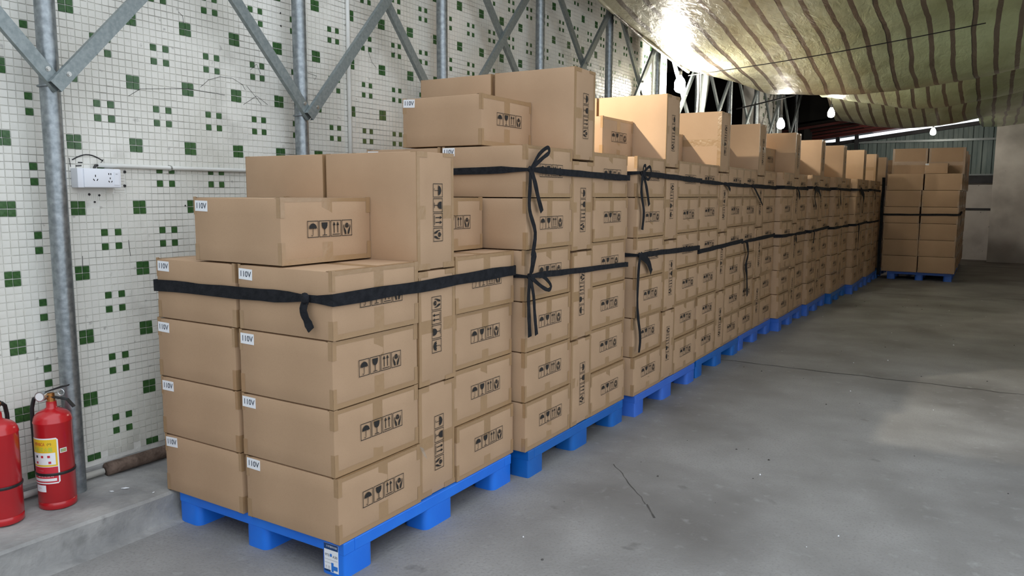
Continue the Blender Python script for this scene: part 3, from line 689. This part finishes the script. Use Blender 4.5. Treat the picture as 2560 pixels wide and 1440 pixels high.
GROUP = 'brown cartons stacked on the pallets'
def carton(x, y, z, label, stand=0, tape=True, sym=True, volt=False, sx=1.0, jit=.002, group=GROUP, sym_dy=.015, labx=None):
    """x, y = centre, z = underside. stand = 0 flat, +1/-1 on its side (symbols turned either way)"""
    k = random.randrange(4); rz = rng(-.0035, .0035) if jit else 0
    o = obj('carton', BODY[k], None, (x + rng(-jit, jit), y, z), (0, 0, rz), label, 'carton', group)
    if stand:
        o.rotation_euler = (stand * H_, 0, rz)
        o.location = (o.location.x, y + stand * BH / 2 * sx, z + BW / 2 * sx)
    o.scale = (sx, sx, sx)
    if tape: obj('packing_tape', TAPE[random.randrange(4)], o)
    if sym: obj('handling_symbols', SYM, o, (BL / 2 + .0022, sym_dy + rng(-.008, .008), BH * .52 + rng(-.006, .006)))
    if volt:
        lx = -BL / 2 + (labx if labx is not None else rng(.043, .052))
        l = obj('voltage_label', LABEL_ME, o, (lx, -BW / 2 + .0022, BH - rng(.030, .046)), (0, rng(-.05, .05), 0))
        obj('lettering', T110, l, (0, -.0016, 0), ROT_XZ)
    return o

PALLET_H = 0.146
DECK = bevelled(1.0, 1.2, 0.045, 0.008, M_blue[0], 'deck')
def deck_mesh(mi):
    """lattice deck: rim and bars"""
    m = MB(); t0, t1 = PALLET_H - .050, PALLET_H
    m.box(-.5, .5, -.6, -.54, t0, t1).box(-.5, .5, .54, .6, t0, t1).box(-.5, -.44, -.54, .54, t0, t1).box(.44, .5, -.54, .54, t0, t1)
    for k in range(9):
        y = -.48 + k * .12; m.box(-.44, .44, y - .028, y + .028, t0 + .012, t1 - .001)
    for x in (-.2, 0, .2): m.box(x - .03, x + .03, -.54, .54, t0, t1 - .0015)
    me = m.mesh('deck', M_blue[mi]); bm = bmesh.new(); bm.from_mesh(me)
    ed = [e for e in bm.edges if all(max(abs(v.co.x) / .5, abs(v.co.y) / .6) > .999 for v in e.verts) and len(e.link_faces) == 2 and e.calc_face_angle() > 1]
    bmesh.ops.bevel(bm, geom=ed, offset=.003, segments=2, profile=.5, affect='EDGES'); bm.to_mesh(me); bm.free(); return me
DECKS = [deck_mesh(i) for i in range(3)]
def leg_mesh(sx, sy, mi):
    """leg flush with the deck rim outside, rounded on its inner upright edges"""
    dx, dy = .128, (.20 if sy == 0 else .165); bm = bmesh.new(); bmesh.ops.create_cube(bm, size=1)
    for v in bm.verts: v.co = Vector((v.co.x * dx, v.co.y * dy, (v.co.z + .5) * (PALLET_H - .049)))
    ve = [e for e in bm.edges if abs(e.verts[0].co.z - e.verts[1].co.z) > .05]
    outer = [e for e in ve if sx and sy and e.verts[0].co.x * sx > 0 and e.verts[0].co.y * sy > 0]
    inner = [e for e in ve if e not in outer]
    bmesh.ops.bevel(bm, geom=inner, offset=.030, segments=4, profile=.5, affect='EDGES')
    ve = [e for e in bm.edges if abs(e.verts[0].co.z - e.verts[1].co.z) > .05 and sx and sy and e.verts[0].co.x * sx > dx * .499 and e.verts[0].co.y * sy > dy * .499]
    if ve: bmesh.ops.bevel(bm, geom=ve, offset=.010, segments=3, profile=.5, affect='EDGES')
    me = bpy.data.meshes.new('leg'); bm.to_mesh(me); bm.free(); me.materials.append(M_blue[mi])
    me.polygons.foreach_set('use_smooth', [True] * len(me.polygons)); me.set_sharp_from_angle(angle=math.radians(35)); return me
LEGS = [{(sx, sy): leg_mesh(sx, sy, i) for sx in (-1, 0, 1) for sy in (-1, 0, 1)} for i in range(3)]
def pallet(x, y, mi, label, rz=0.0):
    t = thing('pallet', (x, y, 0), label, 'pallet', 'blue plastic pallets under the cartons', (0, 0, rz)); t.scale = (1.03, 1.03, 1.0)
    obj('deck', DECKS[mi], t)
    for sx in (-1, 0, 1):
        for sy in (-1, 0, 1): obj('leg', LEGS[mi][(sx, sy)], t, (sx * .4355, sy * .517, 0))
    return t

# ---- the long row: aisle-face x, first carton y, number of flat layers, standing cartons
ROW = [(1.498, 0.398, 4, 3, 0), (1.558, 1.712, 6, 4, 1), (1.595, 3.070, 6, 4, 2), (1.585, 4.384, 6, 4, 1), (1.575, 5.698, 6, 4, 2), (1.650, 7.010, 6, 4, 2),
       (1.695, 8.325, 6, 4, 2), (1.760, 9.640, 6, 4, 1), (1.850, 10.955, 6, 4, 2), (1.870, 12.360, 6, 4, 2), (1.885, 13.665, 6, 4, 1), (1.90, 14.975, 6, 4, 2)]
for k, (xf, ys_, nl, ns, mi) in enumerate(ROW):
    pn_ = ORD[k + 1] + ' pallet from the fire extinguishers'
    depth = 2 * BW + BH
    pallet(xf - .508, ys_ + depth / 2 - .005, mi, 'blue plastic nine-legged pallet, %s in the long row from the extinguishers' % ORD[k + 1])
    for side, xc in (('aisle-side', xf - BL / 2), ('wall-side', xf - BL * 1.5 - .020)):
        a = side[0] == 'a'; detail = a or k < 2
        sag = -.006 if a else 0
        for c_, (nm, y0) in enumerate((('extinguisher-end', ys_), ('far-end', ys_ + BW + BH))):
            for L_ in range(nl):
                if (k > 1 and not a) or k > 9: continue      # wholly hidden behind other cartons
                x = xc + ((rng(-.012, .001) if a else rng(-.001, .008)) if not (c_ == 0 and L_ == 0) else 0)
                if k == 0 and L_ < 4: x = xc - .012 * (L_ in (1, 2)) + rng(-.004, .004)
                carton(x, y0 + BW / 2 + rng(-.001, .001), PALLET_H + .001 + L_ * BH, 'flat %s carton, %s layer up, %s column of %s' % (side, ORD[L_ + 1], nm, pn_),
                       tape=detail, sym=a, volt=(k == 0 and c_ == 0) or (k == 1 and c_ == 0 and L_ == 5) or (k == 0 and c_ == 0 and a), sym_dy=.012)
        for L_ in range(ns):
            st = random.choice((1, -1))
            if k == 0: st = (-1, 1, -1)[L_]
            if k == 1: st = (-1, 1, -1, -1)[L_]
            if k == 2: st = (1, -1, 1, -1)[L_]
            if k == 3: st = (-1, 1, -1, 1)[L_]
            zz = PALLET_H + .001 + L_ * (BW + .007)
            top = L_ == ns - 1
            if k == 0: zz = PALLET_H + .001 + L_ * (BW + .003)
            carton(xc + rng(-.006, .004), ys_ + BW + BH / 2, zz, 'standing %s carton, %s one up, middle column of %s' % (side, ORD[L_ + 1], pn_), stand=st, tape=detail or top, sym=a)
    zt = PALLET_H + .001 + nl * BH
    if k == 0:
        carton(0.965, ys_ + BW / 2, zt + .002, 'single carton lying on top of extinguisher-end column of first pallet', volt=True, sym=True, jit=.002)
        carton(1.035, ys_ + BW * 1.5 + BH + .005, zt + .002, 'single carton lying on top of far-end column of first pallet', jit=.002)
    if k == 1:
        carton(1.018, ys_ + BW / 2 - .004, zt + .002, 'single carton lying on top of extinguisher-end column of second pallet', volt=True, jit=.002)
    xr_ = {2: 1.335, 3: 1.25, 4: 1.25, 5: 1.43, 6: 1.36, 7: 1.42}.get(k)
    if xr_: carton(xr_ - BL / 2, ys_ + BW / 2 - .004, zt + .002, 'single carton lying set back on top of extinguisher-end column of %s pallet' % ORD[k + 1], jit=.002)

# ---- the short row beside the back wall: larger cartons
S = 1.085; sL, sW, sH = BL * S, BW * S, BH * S
for k in range(3):
    y0 = 13.70 + k * 1.42; xr = 3.115; pn_ = ORD[k + 1] + ' pallet of the short back row'
    pallet(xr - .55, y0 + .70, 2, 'blue plastic nine-legged pallet, %s in the short row at the back' % ORD[k + 1])
    for side, xc in (('aisle-side', xr - sL / 2), ('wall-side', xr - sL * 1.5 - .018)):
        a = side[0] == 'a'
        if not a and k: continue
        for c_, (nm, yy) in enumerate((('near-end', y0), ('back-end', y0 + sW + sH))):
            if not a and c_: continue
            for L_ in range(6):
                x = xc + rng(-.008, .008) + (.02 if L_ == 5 else 0)
                carton(x, yy + sW / 2, PALLET_H + .001 + L_ * sH, 'flat %s carton, %s layer up, %s column of %s' % (side, ORD[L_ + 1], nm, pn_), tape=True, sym=a, sx=S, group='larger cartons in the short back row')
        for L_ in range(4):
            if not a and L_ < 2: pass
            carton(xc + (.03 if L_ == 3 else 0), y0 + sW + sH / 2, PALLET_H + .001 + L_ * sW, 'standing %s carton, %s one up, middle column of %s' % (side, ORD[L_ + 1], pn_), stand=1, sym=a, sx=S, group='larger cartons in the short back row')
carton(2.72, 13.70 + sW / 2 + .02, PALLET_H + .003 + 6 * sH, 'single larger carton with white label lying on top of the short back row', volt=True, sx=S * .62, group='larger cartons in the short back row')

# ================================================================== black straps
def ribbon(pts, wid, normals, thick=.003):
    """flat band through pts, width along 'wid' vectors"""
    m = MB(); V = []
    for p, wv, nv in zip(pts, wid, normals):
        p = Vector(p); wv = Vector(wv); nv = Vector(nv).normalized() * thick
        V += [p - wv, p + wv, p + wv + nv, p - wv + nv]
    n = len(pts)
    fs = [(4 * i + a, 4 * i + (a + 1) % 4, 4 * i + 4 + (a + 1) % 4, 4 * i + 4 + a) for i in range(n - 1) for a in range(4)] + [(3, 2, 1, 0), (4 * n - 4, 4 * n - 3, 4 * n - 2, 4 * n - 1)]
    return m.add(V, fs)
def strap(xf, y0, y1, x0, zc, zd, width, label, knot=None, tails=(), bows=(), knot_face='x', group='black straps tied around the carton stacks'):
    """loop round one stack: zc height at the aisle corner, zd at the far corner"""
    g = .006
    X1, X0, Y0, Y1 = xf + g, x0 - g, y0 - g, y1 + g
    t = thing('tie_strap', (X1, Y0, zc), label, 'strap', group)
    o = Vector((X1, Y0, zc))
    path = []
    def seg(a, b, za, zb, nrm, n=14):
        for k in range(n):
            u = k / n; p = Vector((lerp(a[0], b[0], u), lerp(a[1], b[1], u), lerp(za, zb, u) + .004 * noise.noise((a[0] * 3 + u * 5, a[1] + zc * 7, u * 3))))
            ww = width / 2 * (1 + .18 * noise.noise((u * 6, zc * 9, a[1])))
            if knot is not None:
                kp = Vector((X1, knot, 0)) if knot_face == 'x' else Vector((knot, Y0, 0))
                d = (Vector((p.x, p.y, 0)) - kp).length
                if d < .16: ww *= lerp(.42, 1, d / .16)
            path.append((p, ww, nrm))
    seg((X0, Y0), (X1, Y0), zc - .012, zc, (0, -1, 0)); seg((X1, Y0), (X1, Y1), zc, zd, (1, 0, 0), 18)
    seg((X1, Y1), (X0, Y1), zd, zc, (0, 1, 0)); seg((X0, Y1), (X0, Y0), zc, zc - .012, (-1, 0, 0)); path.append(path[0])
    m = ribbon([p - o for p, _, _ in path], [Vector((0, 0, w_)) for _, w_, _ in path], [n_ for _, _, n_ in path])
    obj('band', m.mesh('band', M_strap), t)
    if knot is not None:
        out = Vector((1, 0, 0)) if knot_face == 'x' else Vector((0, -1, 0)); along = Vector((0, 1, 0)) if knot_face == 'x' else Vector((1, 0, 0))
        zk = lerp(zc, zd, (knot - Y0) / (Y1 - Y0)) if knot_face == 'x' else zc
        kp = (Vector((X1, knot, zk)) if knot_face == 'x' else Vector((knot, Y0, zk))) - o
        m = MB(); rr = width * .42
        bm = bmesh.new(); bmesh.ops.create_icosphere(bm, subdivisions=2, radius=1)
        for v in bm.verts:
            d = v.co * (1 + .28 * noise.noise(v.co * 2.3 + Vector((knot, zc, 0))))
            v.co = along * d.x * rr * 1.05 + out * (d.y * rr * .6 + rr * .5) + Vector((0, 0, d.z * rr * 1.15))
        me = bpy.data.meshes.new('knot'); bm.to_mesh(me); bm.free(); me.materials.append(M_strap)
        obj('knot', me, t, kp)
        def run(poly, name, wd):
            P = [kp + along * a + Vector((0, 0, b)) + out * c for a, b, c in poly]; Q = []
            for k in range(len(P) - 1):
                for s_ in range(4): Q.append(cr(P[max(k - 1, 0)], P[k], P[k + 1], P[min(k + 2, len(P) - 1)], s_ / 4))
            Q.append(P[-1]); Ws = []; Ns = []
            for k, p in enumerate(Q):
                d = (Q[min(k + 1, len(Q) - 1)] - Q[max(k - 1, 0)]).normalized(); side = d.cross(out)
                if side.length < .1: side = along
                tw = .5 * noise.noise((k * .35, knot, zc)); side = (side.normalized() * math.cos(tw) + out * math.sin(tw) * .4)
                f = wd / 2 * (1 + .25 * noise.noise((k * .5, zc, 3)))
                Ws.append(side * f); Ns.append(out)
            obj(name, ribbon(Q, Ws, Ns, .002).mesh(name, M_strap), t)
        for q in tails: run(q[1], 'tail', q[0])
        for q in bows: run(q[1], 'bow_loop', q[0])
    return t
def ends(k):
    xf, ys_, nl, ns, mi = ROW[k]; return xf, ys_, ys_ + 2 * BW + BH, xf - 2 * BL - .024
def lab(k, which): return 'black fabric strap, %s of the ties around %s pallet from the extinguishers' % (which, ORD[k + 1])
xf, a, b, x0 = ends(0)
strap(xf, a, b, x0, 1.108, 1.118, .050, 'wide black fabric strap tied around the first pallet load', 1.372, [(.036, [(0, -.01, .01), (.0, -.045, .02), (.02, -.085, .02), (.042, -.115, .022)])], knot_face='y')
xf, a, b, x0 = ends(1)
strap(xf, a, b, x0, 1.63, 1.612, .036, lab(1, 'upper'), a + .005, [(.030, [(0, 0, .012), (-.012, -.08, .016), (-.010, -.2, .012), (.05, -.32, .012), (.03, -.44, .008)]), (.034, [(0, 0, .014), (.03, -.06, .018), (.07, -.14, .016), (.115, -.215, .014)])],
      [(.022, [(0, 0, .014), (.05, .075, .03), (.13, .115, .035), (.145, .09, .035), (.09, .06, .03), (0, .005, .016)])])
strap(xf, a, b, x0, 1.086, 1.050, .032, lab(1, 'lower'), a + .002, [(.034, [(0, 0, .014), (-.02, -.09, .018), (-.01, -.18, .014), (.005, -.315, .012)]), (.030, [(0, 0, .014), (.03, -.1, .018), (.05, -.2, .014), (.075, -.315, .012)])],
      [(.022, [(0, 0, .014), (.10, -.005, .03), (.19, -.06, .03), (.17, -.085, .03), (.10, -.06, .025), (0, 0, .016)]), (.030, [(0, 0, .014), (-.005, .06, .03), (-.002, .125, .032), (.02, .10, .03), (.01, .02, .016)])])
xf, a, b, x0 = ends(2)
strap(xf, a, b, x0, 1.645, 1.618, .036, lab(2, 'upper'), a + .03, [(.034, [(0, 0, .014), (-.03, -.12, .018), (.03, -.25, .014), (.02, -.37, .010)]), (.034, [(0, 0, .014), (.05, -.09, .02), (.12, -.21, .014)])],
      [(.02, [(0, 0, .014), (-.03, .04, .03), (.0, .05, .03), (.03, .02, .02)]), (.02, [(0, 0, .014), (.07, .045, .03), (.10, 0, .03), (.06, -.04, .025), (0, 0, .016)])])
strap(xf, a, b, x0, 1.108, 1.085, .036, lab(2, 'lower'), a + .02, [(.036, [(0, 0, .014), (-.03, -.10, .016), (-.03, -.35, .014), (.03, -.55, .014), (.02, -.66, .012)]), (.05, [(0, 0, .014), (.12, -.05, .02), (.20, -.13, .016)])])
xf, a, b, x0 = ends(3)
strap(xf, a, b, x0, 1.612, 1.592, .032, lab(3, 'upper'), a + .62, [(.03, [(0, 0, .014), (.06, -.02, .016), (.14, -.055, .014)])])
strap(xf, a, b, x0, 1.05, 1.075, .036, lab(3, 'lower'))
TAILS = {4: ((.25, [(.024, [(0, 0, .014), (.15, -.07, .016), (.40, -.19, .014)])]), (.10, [(.05, [(0, 0, .014), (.06, -.12, .016), (.0, -.22, .014), (.06, -.34, .012), (.10, -.54, .012)])])),
         5: ((.62, [(.05, [(0, 0, .014), (.06, -.05, .016), (.14, -.12, .014)])]), (.64, [(.05, [(0, 0, .014), (.0, -.05, .016), (.05, -.085, .014)])])),
         6: ((.12, [(.045, [(0, 0, .014), (-.04, -.12, .016), (.1, -.24, .012)]), (.06, [(0, 0, .014), (.2, -.04, .02), (.35, -.12, .016)])]), (.18, [(.05, [(0, 0, .014), (-.02, -.06, .016), (-.04, -.15, .014)])])),
         7: ((.25, [(.06, [(0, 0, .014), (0, -.1, .016), (.12, -.22, .012)])]), (.7, [])),
         8: ((.22, [(.09, [(0, 0, .014), (.25, -.1, .03), (.3, -.28, .02), (.3, -.36, .015)])]), (.25, [(.07, [(0, 0, .014), (0, -.15, .016), (.0, -.4, .012)])])),
         9: ((.3, [(.07, [(0, 0, .014), (.1, -.06, .016), (.14, -.16, .012)])]), (.5, []))}
for k in range(4, 10):
    xf, a, b, x0 = ends(k); (f1, t1), (f2, t2) = TAILS[k]
    strap(xf, a, b, x0, 1.60 - .004 * (k % 3), 1.585, .036, lab(k, 'upper'), a + f1, t1)
    strap(xf, a, b, x0, 1.06, 1.075 - .02 * (k % 2), .034, lab(k, 'lower'), a + f2, t2)
strap(3.115 + .012, 13.70, 13.70 + 2 * sW + sH, 3.115 - 2 * sL - .03, 1.18, 1.20, .034, 'black strap tied around the first load of the short back row', 13.9, [(.05, [(0, 0, .014), (.1, -.1, .016), (.05, -.2, .014)])])

# ---- transport sticker on the first pallet
p0 = [o for o in col.objects if o.name == 'pallet'][0]
st = obj('sticker', MB().box(-.037, .037, -.001, 0, -.058, .058).mesh('sticker', M_paper), p0, (.4335, -.6003, .072), label='white and navy product sticker on the pallet leg')
def flat(nm, x0, x1, z0, z1, m_, y=-.0016): return obj(nm, MB().add([(x0, y, z0), (x1, y, z0), (x1, y, z1), (x0, y, z1)], [(0, 1, 2, 3)]).mesh(nm, m_), st)
flat('header', -.037, .037, .034, .058, M_navy); flat('footer', -.037, -.004, -.058, -.050, M_navy)
flat('barcode', -.032, -.006, -.047, -.034, mat('barcode_print', (.75, .76, .8), .7, (.35, .36, .4), 260, 1, .48, .52, stretch=(1, 1, .01)))
flat('picture', .000, .012, -.056, -.018, M_lblue); flat('picture', .012, .033, -.048, -.030, M_lblue); flat('picture', -.006, .004, .006, .018, M_lblue)
flat('rule_line', -.034, .034, -.008, -.0072, M_inktext); flat('rule_line', -.034, .0, -.022, -.0212, M_inktext)
obj('lettering', text_mesh('川字塑料托盘', .0095, M_paper), st, (.004, -.0022, .047), ROT_XZ)
obj('lettering', text_mesh('9T5', .015, M_inktext), st, (-.020, -.0022, .010), ROT_XZ)
obj('lettering', text_mesh('A30', .015, M_inktext), st, (.021, -.0022, .008), ROT_XZ)

# ================================================================== lamps
def bulb(loc, label, r=.055, L=.16, to=(0, 0, .3), power=1.0):
    t = thing('light_bulb', loc, label, 'lamp', 'lit bulbs hanging along the hall')
    prof = [(.020, 0), (.024, -.01), (r * .8, -.045), (r, -.08), (r, -L * .8), (r * .75, -L * .93), (r * .3, -L)]
    obj('globe', MB().lathe(list(reversed(prof)), 20).mesh('globe', M_bulb if power == 1 else emis('lit_bulb_%g' % power, (1.0, 0.94, 0.82), BULB_STRENGTH * power), True), t)
    obj('lamp_socket', MB().lathe([(.022, .0005), (.024, .006), (.024, .05), (.012, .06)], 14).mesh('lamp_socket', M_black), t)
    obj('cord', MB().tube([(0, 0, .06), (to[0] * .1, to[1] * .1, .06 + (to[2] - .06) * .6), to], .004, 6).mesh('cord', M_wire), t)
    return t
bulb((0.245, 7.56, 2.945), 'glaring bulb hanging below the tarpaulin corner', r=.065, L=.2, to=(0.04, 0, .068), power=2.2)
bulb((1.22, 12.15, 2.95), 'lit bulb hanging under the tarpaulin above the tenth pallet', to=(0, 0, .16), power=.5)
bulb((2.43, 17.2, 2.95), 'lit bulb hanging in front of the grey metal wall', to=(0, 0, .36))
bulb((0.85, 10.25, 2.64), 'lit bulb hanging low beside the braces near the tiled pier', to=(.25, 0, .645), power=.22)
bulb((1.60, 10.40, 3.14), 'lit bulb tucked up between two sags of the tarpaulin', L=.11, to=(0, 0, .10), power=1.1)
# reflector lamp under the roof edge: its shade keeps the light off the wall
def reflector(loc, aim, power, label):
    d = Vector(aim).normalized(); t = thing('reflector_lamp', loc, label, 'lamp'); t.rotation_mode = 'QUATERNION'; t.rotation_quaternion = d.to_track_quat('-Z', 'Y')
    prof = [(.16, -.10), (.155, -.10), (.06, .03), (.035, .06), (.035, .10), (.04, .10), (.04, .06), (.066, .03)]
    obj('shade', MB().lathe(prof, 24).mesh('shade', M_chrome, True), t)
    obj('globe', MB().lathe([(.01, -.055), (.03, -.045), (.035, -.02), (.02, .03), (.015, .05)], 16).mesh('globe', M_bulb, True), t)
    l = bpy.data.lights.new('lamp_light', 'SPOT'); l.energy = power; l.color = (1.0, .90, .71); l.spot_size = math.radians(70); l.spot_blend = .6; l.shadow_soft_size = .035
    lo = bpy.data.objects.new('lamp_light', l); col.objects.link(lo); lo.parent = t; lo.location = (0, 0, -.11)
    obj('cord', MB().tube([(0, 0, .10), (0, .1, .3), (0, .3, .5)], .004, 6).mesh('cord', M_wire), t)
reflector((0.30, 2.02, 3.20), (1.2, 1.6, -1.15), 380, 'reflector lamp hanging under the roof edge above the first pallet')

# ---- loose tape flap on the first pallet and grit on the floor
c0 = next(o for o in col.objects if o.get('label', '').startswith('flat aisle-side carton, first layer up, extinguisher-end column of first'))
obj('tape_flap', MB().add([(BL / 2 + .001, BW / 2 - .012, BH - .012), (BL / 2 + .012, BW / 2 + .004, BH - .022), (BL / 2 + .020, BW / 2 + .020, BH - .075), (BL / 2 + .012, BW / 2 + .008, BH - .060)], [(0, 1, 2, 3)]).mesh('tape_flap', M_film), c0)
m = MB(); rg = random.Random(3)
for k in range(90):
    x, y, s_ = rg.uniform(1.75, 4.6), rg.uniform(-.6, 12), rg.choice((.004, .006, .009)); a = rg.uniform(0, 6)
    P = [(x + s_ * rg.uniform(.5, 1.1) * math.cos(a + q * 1.57), y + s_ * rg.uniform(.5, 1.1) * math.sin(a + q * 1.57)) for q in range(4)]
    m.add([(p[0], p[1], 0) for p in P] + [(p[0] * .5 + x * .5, p[1] * .5 + y * .5, s_ * .6) for p in P], [(4, 5, 6, 7), (0, 1, 5, 4), (1, 2, 6, 5), (2, 3, 7, 6), (3, 0, 4, 7)], 0 if rg.random() < .7 else 1)
obj('floor_grit', m.mesh('floor_grit', [M_joint, M_paper]), label='tiny dark and pale grit scattered over the concrete floor', cat='grit', kind='stuff')

hs = thing('gap_strip', (1.912, 13.675, .05), 'black upright strip in the gap between the long row and the back row', 'strap')  # black upright strip filling the gap between the two rows
obj('strip', ribbon([(0.004 * math.sin(k), 0.0, .02 + k * .11) for k in range(17)], [(.026, 0, 0)] * 17, [(0, -1, 0)] * 17).mesh('strip', M_strap), hs)
